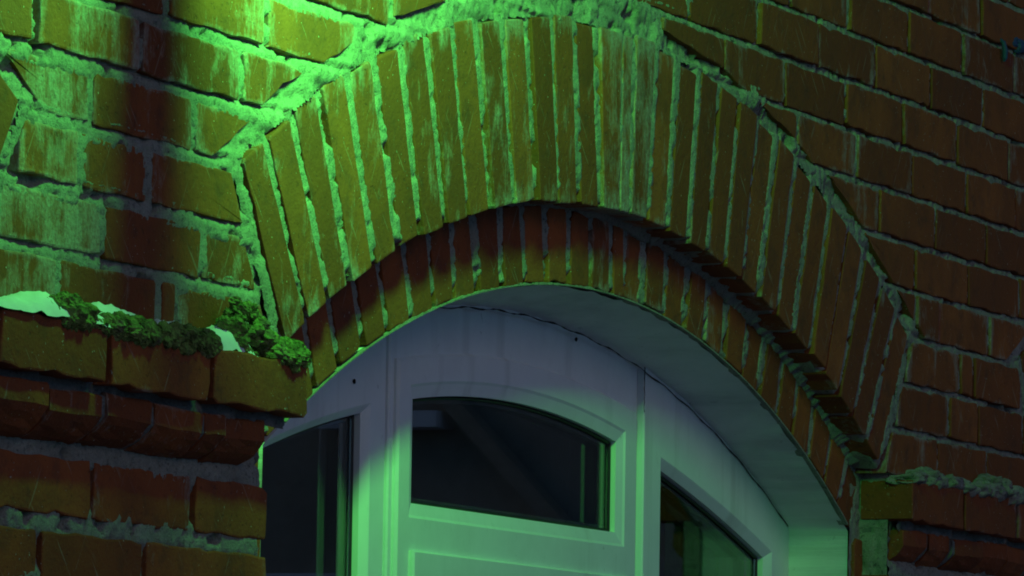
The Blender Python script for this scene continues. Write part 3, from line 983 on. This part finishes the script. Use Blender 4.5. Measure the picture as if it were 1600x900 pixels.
# open seam and cracks
arcj = arc_pts(JC, JR - 0.002, -1.0, 0.556, 130)
ribbon("sealant_crack", [(p[0], p[1] + .0012 * math.sin(p[0] * 60)) for p in arcj], 0.1565, M_DARK, win, .0003, .0016, .001)
V, F = [], []
pts = [(-0.0505 + random.uniform(-.0012, .0012), z) for z in np.linspace(-0.560, -0.636, 16)]
for p in pts:
    w = random.uniform(.0010, .0024)
    V += [(p[0] - w, 0.157, p[1]), (p[0] + w, 0.157, p[1])]
F = [(2 * i, 2 * i + 1, 2 * i + 3, 2 * i + 2) for i in range(len(pts) - 1)]
mesh_obj("seam_crack", V, F, M_DARK, win)
for x, z, s in ((-1.035, -0.668, .0035), (-0.30, -0.547, .0035), (-0.036, -0.640, .003)):
    V, F = rough_lump("", (x, 0.163 if x > -.9 else .172, z), (s * .9, .003, s * 1.3), None, None, int(900 + x * 100), 10, 6, .5, .01)
    mesh_obj("dirt_speck", V, F, M_DARK, win)

# dark room behind the glass
def room():
    x0, x1, y0, y1, z0, z1 = -1.9, 0.95, 0.28, 2.6, -2.3, -0.2
    v, f = box_vf(x0, x1, y0, y1, z0, z1)
    f = [q for i, q in enumerate(f) if i != 2]
    o = mesh_obj("room_shell", v, f, M_ROOM)
    return tag(o, kind="structure")
room()
# masonry round the opening on the room side
V, F = [], []
n = 60
top = arc_pts(JC, JR, -1.56, 0.58, n)
for p in top: V += [(p[0], 0.262, p[1] - .01), (p[0], 0.262, -0.15)]
F += [(2 * i, 2 * i + 1, 2 * i + 3, 2 * i + 2) for i in range(n - 1)]
k = len(V)
for (a, b) in ((-1.95, -1.56), (0.58, 1.0)):
    V += [(a, 0.262, -2.3), (b, 0.262, -2.3), (b, 0.262, -0.15), (a, 0.262, -0.15)]
    F.append((k, k + 1, k + 2, k + 3)); k += 4
tag(mesh_obj("room_front_wall", V, F, M_ROOM), kind="structure")
# ------------------------------------------------------------------ snow and moss on the left ledge
def snow(label, x0, x1, h, seed, y0=-0.058, y1=0.004):
    nx, ny = 46, 14
    V, F = [], []
    for i in range(nx + 1):
        t = i / nx
        x = x0 + (x1 - x0) * t
        env = max(0.0, math.sin(math.pi * t)) ** 0.55
        for j in range(ny + 1):
            s = j / ny
            e2 = (1 - abs(2 * s - 1) ** 3.2)
            hh = h(t) * env * e2 + 0.0042 * float(noise2(np.array([x]), np.array([s * .06]), .018, seed, 3)[0]) * env
            y = y0 + (y1 - y0) * s
            V.append((x, y - .004 * env * (s < .15), -0.7005 + max(hh, -.001)))
    for i in range(nx):
        for j in range(ny):
            a = i * (ny + 1) + j
            F.append((a, a + 1, a + ny + 2, a + ny + 1))
    k = len(V)
    o = mesh_obj("snow_patch", V, F, M_SNOW, None, smooth=True, loc=((x0 + x1) / 2, -0.03, -0.70))
    return tag(o, label, "snow", "snow lying on the left ledge")
snow("largest bright snow patch at the far left end of the ledge", -2.44, -2.13, lambda t: .018 + .010 * math.sin(t * 2.6) + .003 * math.sin(t * 17), 81)
snow("snow patch lying between two dark moss clumps", -2.20, -1.99, lambda t: .036 - .010 * t, 82, -0.044)
snow("thin snow streak above the middle of the moss", -2.02, -1.90, lambda t: .027, 83, -0.042)
snow("small snow patch just left of the tall moss clump", -1.90, -1.76, lambda t: .028 + .004 * t, 84, -0.047)

def moss(label, c, size, seed, tufts=3000):
    V, F = [], []
    rr = np.random.RandomState(seed)
    nl = int(60 + 1300 * size[0])
    for q in range(nl):
        d = rr.normal(0, 1, 3)
        d /= np.linalg.norm(d)
        d *= rr.uniform(.35, 1.0) ** .6
        p = np.array(c) + d * np.array(size) * .9
        s_ = rr.uniform(.0035, .0095) * (1.15 - .35 * abs(d[2]))
        v, f = rough_lump("", p, (s_ * 1.3, s_, s_), None, None, seed * 7 + q, 14, 9, .38, .006)
        k = len(V)
        V += v
        F += [tuple(i + k for i in g) for g in f]
    A = np.array(V)
    A += rr.normal(0, .0005, A.shape)
    V = A.tolist()
    for q in range(tufts):
        p = A[rr.randint(len(A))]
        d = rr.normal(0, 1, 3) + np.array((0, -.3, .6))
        d /= np.linalg.norm(d)
        s_ = np.cross(d, rr.normal(0, 1, 3))
        s_ /= np.linalg.norm(s_) + 1e-9
        L, w = rr.uniform(.0008, .0022), rr.uniform(.0005, .0010)
        k = len(V)
        V += [(p - s_ * w).tolist(), (p + s_ * w).tolist(), (p + d * L + s_ * w * .3).tolist()]
        F.append((k, k + 1, k + 2))
    o = mesh_obj("moss_clump", V, F, M_MOSS, None)
    return tag(o, label, "moss", "moss on the left ledge")
moss("rounded dark moss clump hanging over the ledge between two snow patches", (-2.250, -0.048, -0.692), (.066, .014, .021), 501)
moss("low moss clump in the middle of the ledge, snow behind it", (-2.105, -0.050, -0.699), (.086, .014, .015), 502)
moss("long low moss clump sloping down just left of the small snow patch", (-1.965, -0.050, -0.698), (.095, .014, .016), 503)
moss("tallest moss clump, heaped up beside the foot of the arch", (-1.775, -0.034, -0.676), (.070, .020, .047), 504, 6000)
moss("small moss clump at the right end of the ledge, under the arch foot", (-1.682, -0.046, -0.693), (.046, .014, .020), 505)

# ------------------------------------------------------------------ small blue plastic bits at the upper right
def tube(name, pts, radii, mat, parent=None, n=12):
    V, F = [], []
    for i, p in enumerate(pts):
        p = Vector(p)
        d = (Vector(pts[min(i + 1, len(pts) - 1)]) - Vector(pts[max(i - 1, 0)])).normalized()
        s = d.orthogonal().normalized()
        t = d.cross(s)
        for k in range(n):
            a = 2 * math.pi * k / n
            V.append(tuple(p + (s * math.cos(a) + t * math.sin(a)) * radii[i]))
    for i in range(len(pts) - 1):
        for k in range(n):
            F.append((i * n + k, i * n + (k + 1) % n, (i + 1) * n + (k + 1) % n, (i + 1) * n + k))
    F.append(tuple(range(n))[::-1])
    F.append(tuple((len(pts) - 1) * n + k for k in range(n)))
    return fix_normals(mesh_obj(name, V, F, mat, parent, smooth=False))
tag(tube("plastic_strip", [(1.118, 0.0, .090), (1.119, -.008, .082), (1.122, -.010, .068), (1.124, -.009, .056), (1.125, -.007, .050)], [.002, .004, .005, .0045, .002], M_BLUE),
    "narrow blue plastic strip hanging from a joint near the top right corner", "plastic")
V, F = rough_lump("", (1.215, -.002, .090), (.030, .006, .010), None, None, 611, 24, 12, .7, .012)
tag(mesh_obj("plastic_scrap", V, F, M_BLUE), "crumpled blue plastic scrap in the joint at the right edge", "plastic")

# ------------------------------------------------------------------ floodlight above the frame and the rod whose shadow falls on the wall
fl_ = tag(empty("floodlight", LAMP), "green floodlight on a bracket above the left pier", "lamp")
dv = Vector((0.06, 1.0, 0.35)).normalized()
q = dv.to_track_quat('-Z', 'Y').to_matrix()
def lamp_box(name, sx, sy, z0, z1, mat, taper=1.0):
    V = []
    for z, k in ((z0, 1.0), (z1, taper)):
        for i, j in ((-1, -1), (1, -1), (1, 1), (-1, 1)):
            V.append(tuple(LAMP + q @ Vector((sx * i * k, sy * j * k, z))))
    F = [(0, 1, 2, 3), (7, 6, 5, 4), (0, 4, 5, 1), (1, 5, 6, 2), (2, 6, 7, 3), (3, 7, 4, 0)]
    return fix_normals(mesh_obj(name, V, F, mat, fl_))
lamp_box("housing", .14, .38, 0.004, 0.06, M_METAL, .8)
tube("wall_arm", [tuple(LAMP + q @ Vector((0, 0, .05))), tuple(LAMP + Vector((0, -.12, .0))), tuple(LAMP + Vector((0, -.16, .60))), (LAMP.x, -.3, 1.10), (LAMP.x, .06, 1.10)], [.012] * 5, M_METAL, fl_)
ld = bpy.data.lights.new("green_led", 'AREA')
ld.shape = 'RECTANGLE'
ld.size = 0.25
ld.size_y = 0.74
ld.energy = 122
ld.color = (0.12, 1.0, 0.13)
lo = bpy.data.objects.new("green_led", ld)
C.objects.link(lo)
lo.parent = fl_
lo.rotation_euler = dv.to_track_quat('-Z', 'Y').to_euler()
rod = tag(empty("bracket_rod", (-1.928, -.26, 1.2)), "vertical bracket rod hanging in front of the floodlight", "bracket")
tube("hanging_rod", [(-1.928, -.26, 1.2), (-1.928, -.26, -.225)], [.086, .086], M_METAL, rod)
tube("top_arm", [(-1.928, -.26, 1.18), (-1.928, .06, 1.18)], [.02, .02], M_METAL, rod)

# ------------------------------------------------------------------ ground
gm = make_plain("trodden_ground", (0.50, 0.42, 0.34), 0.9, 3, 0.2, 0.5)
tag(mesh_obj("ground", [(-300, -300, -3.0), (300, -300, -3.0), (300, 300, -3.0), (-300, 300, -3.0)], [(0, 1, 2, 3)], gm), kind="structure")

# ------------------------------------------------------------------ house across the yard, seen only as a reflection in the panes
hs = tag(empty("opposite_house", (24, -14, -3)), "dark plastered house across the yard, mirrored in the panes", "house")
M_HW = make_plain("dark_render", (0.40, 0.36, 0.28), 0.9, 2)
M_HR = make_plain("dark_roofing", (0.05, 0.04, 0.04), 0.8, 4)
boxes("house_wall", [(17, 40, -22, -4, -3.0, 4.5)], M_HW, hs)
V = [(16.5, -22.5, 4.4), (40.5, -22.5, 4.4), (40.5, -3.5, 4.4), (16.5, -3.5, 4.4), (16.5, -13, 9.0), (40.5, -13, 9.0)]
fix_normals(mesh_obj("roof", V, [(0, 1, 5, 4), (2, 3, 4, 5), (0, 4, 3), (1, 2, 5), (0, 3, 2, 1)], M_HR, hs))
for y in (-19, -15.5, -12, -8.5, -5.5):
    for z in (-1.6, 1.4):
        wf = boxes("house_window", [(16.93, 17.02, y - .6, y + .6, z, z + 1.6)], M_PVC, hs)
        boxes("house_pane", [(16.90, 16.935, y - .5, y + .5, z + .1, z + 1.5)], M_RUB, wf)
boxes("reflection_sill", [(16.80, 17.0, -8.55, -7.95, 0.70, 0.78)], M_PVC, hs)  # pale sill added so it mirrors as a light patch in the centre pane
a_, b_ = Vector((16.9, -8.0, 0.92)), Vector((16.9, -7.28, 0.17))  # sloping wooden bar, added to give the centre pane its diagonal reflection
u2 = Vector((0, (b_ - a_).z, -(b_ - a_).y)).normalized() * .040
V = [tuple(p + u2 * i + Vector((j, 0, 0))) for p in (a_, b_) for i, j in ((-1, -.05), (1, -.05), (1, .08), (-1, .08))]
fix_normals(mesh_obj("reflection_bar", V, [(0, 1, 2, 3), (7, 6, 5, 4), (0, 4, 5, 1), (1, 5, 6, 2), (2, 6, 7, 3), (3, 7, 4, 0)], M_WOOD, hs))
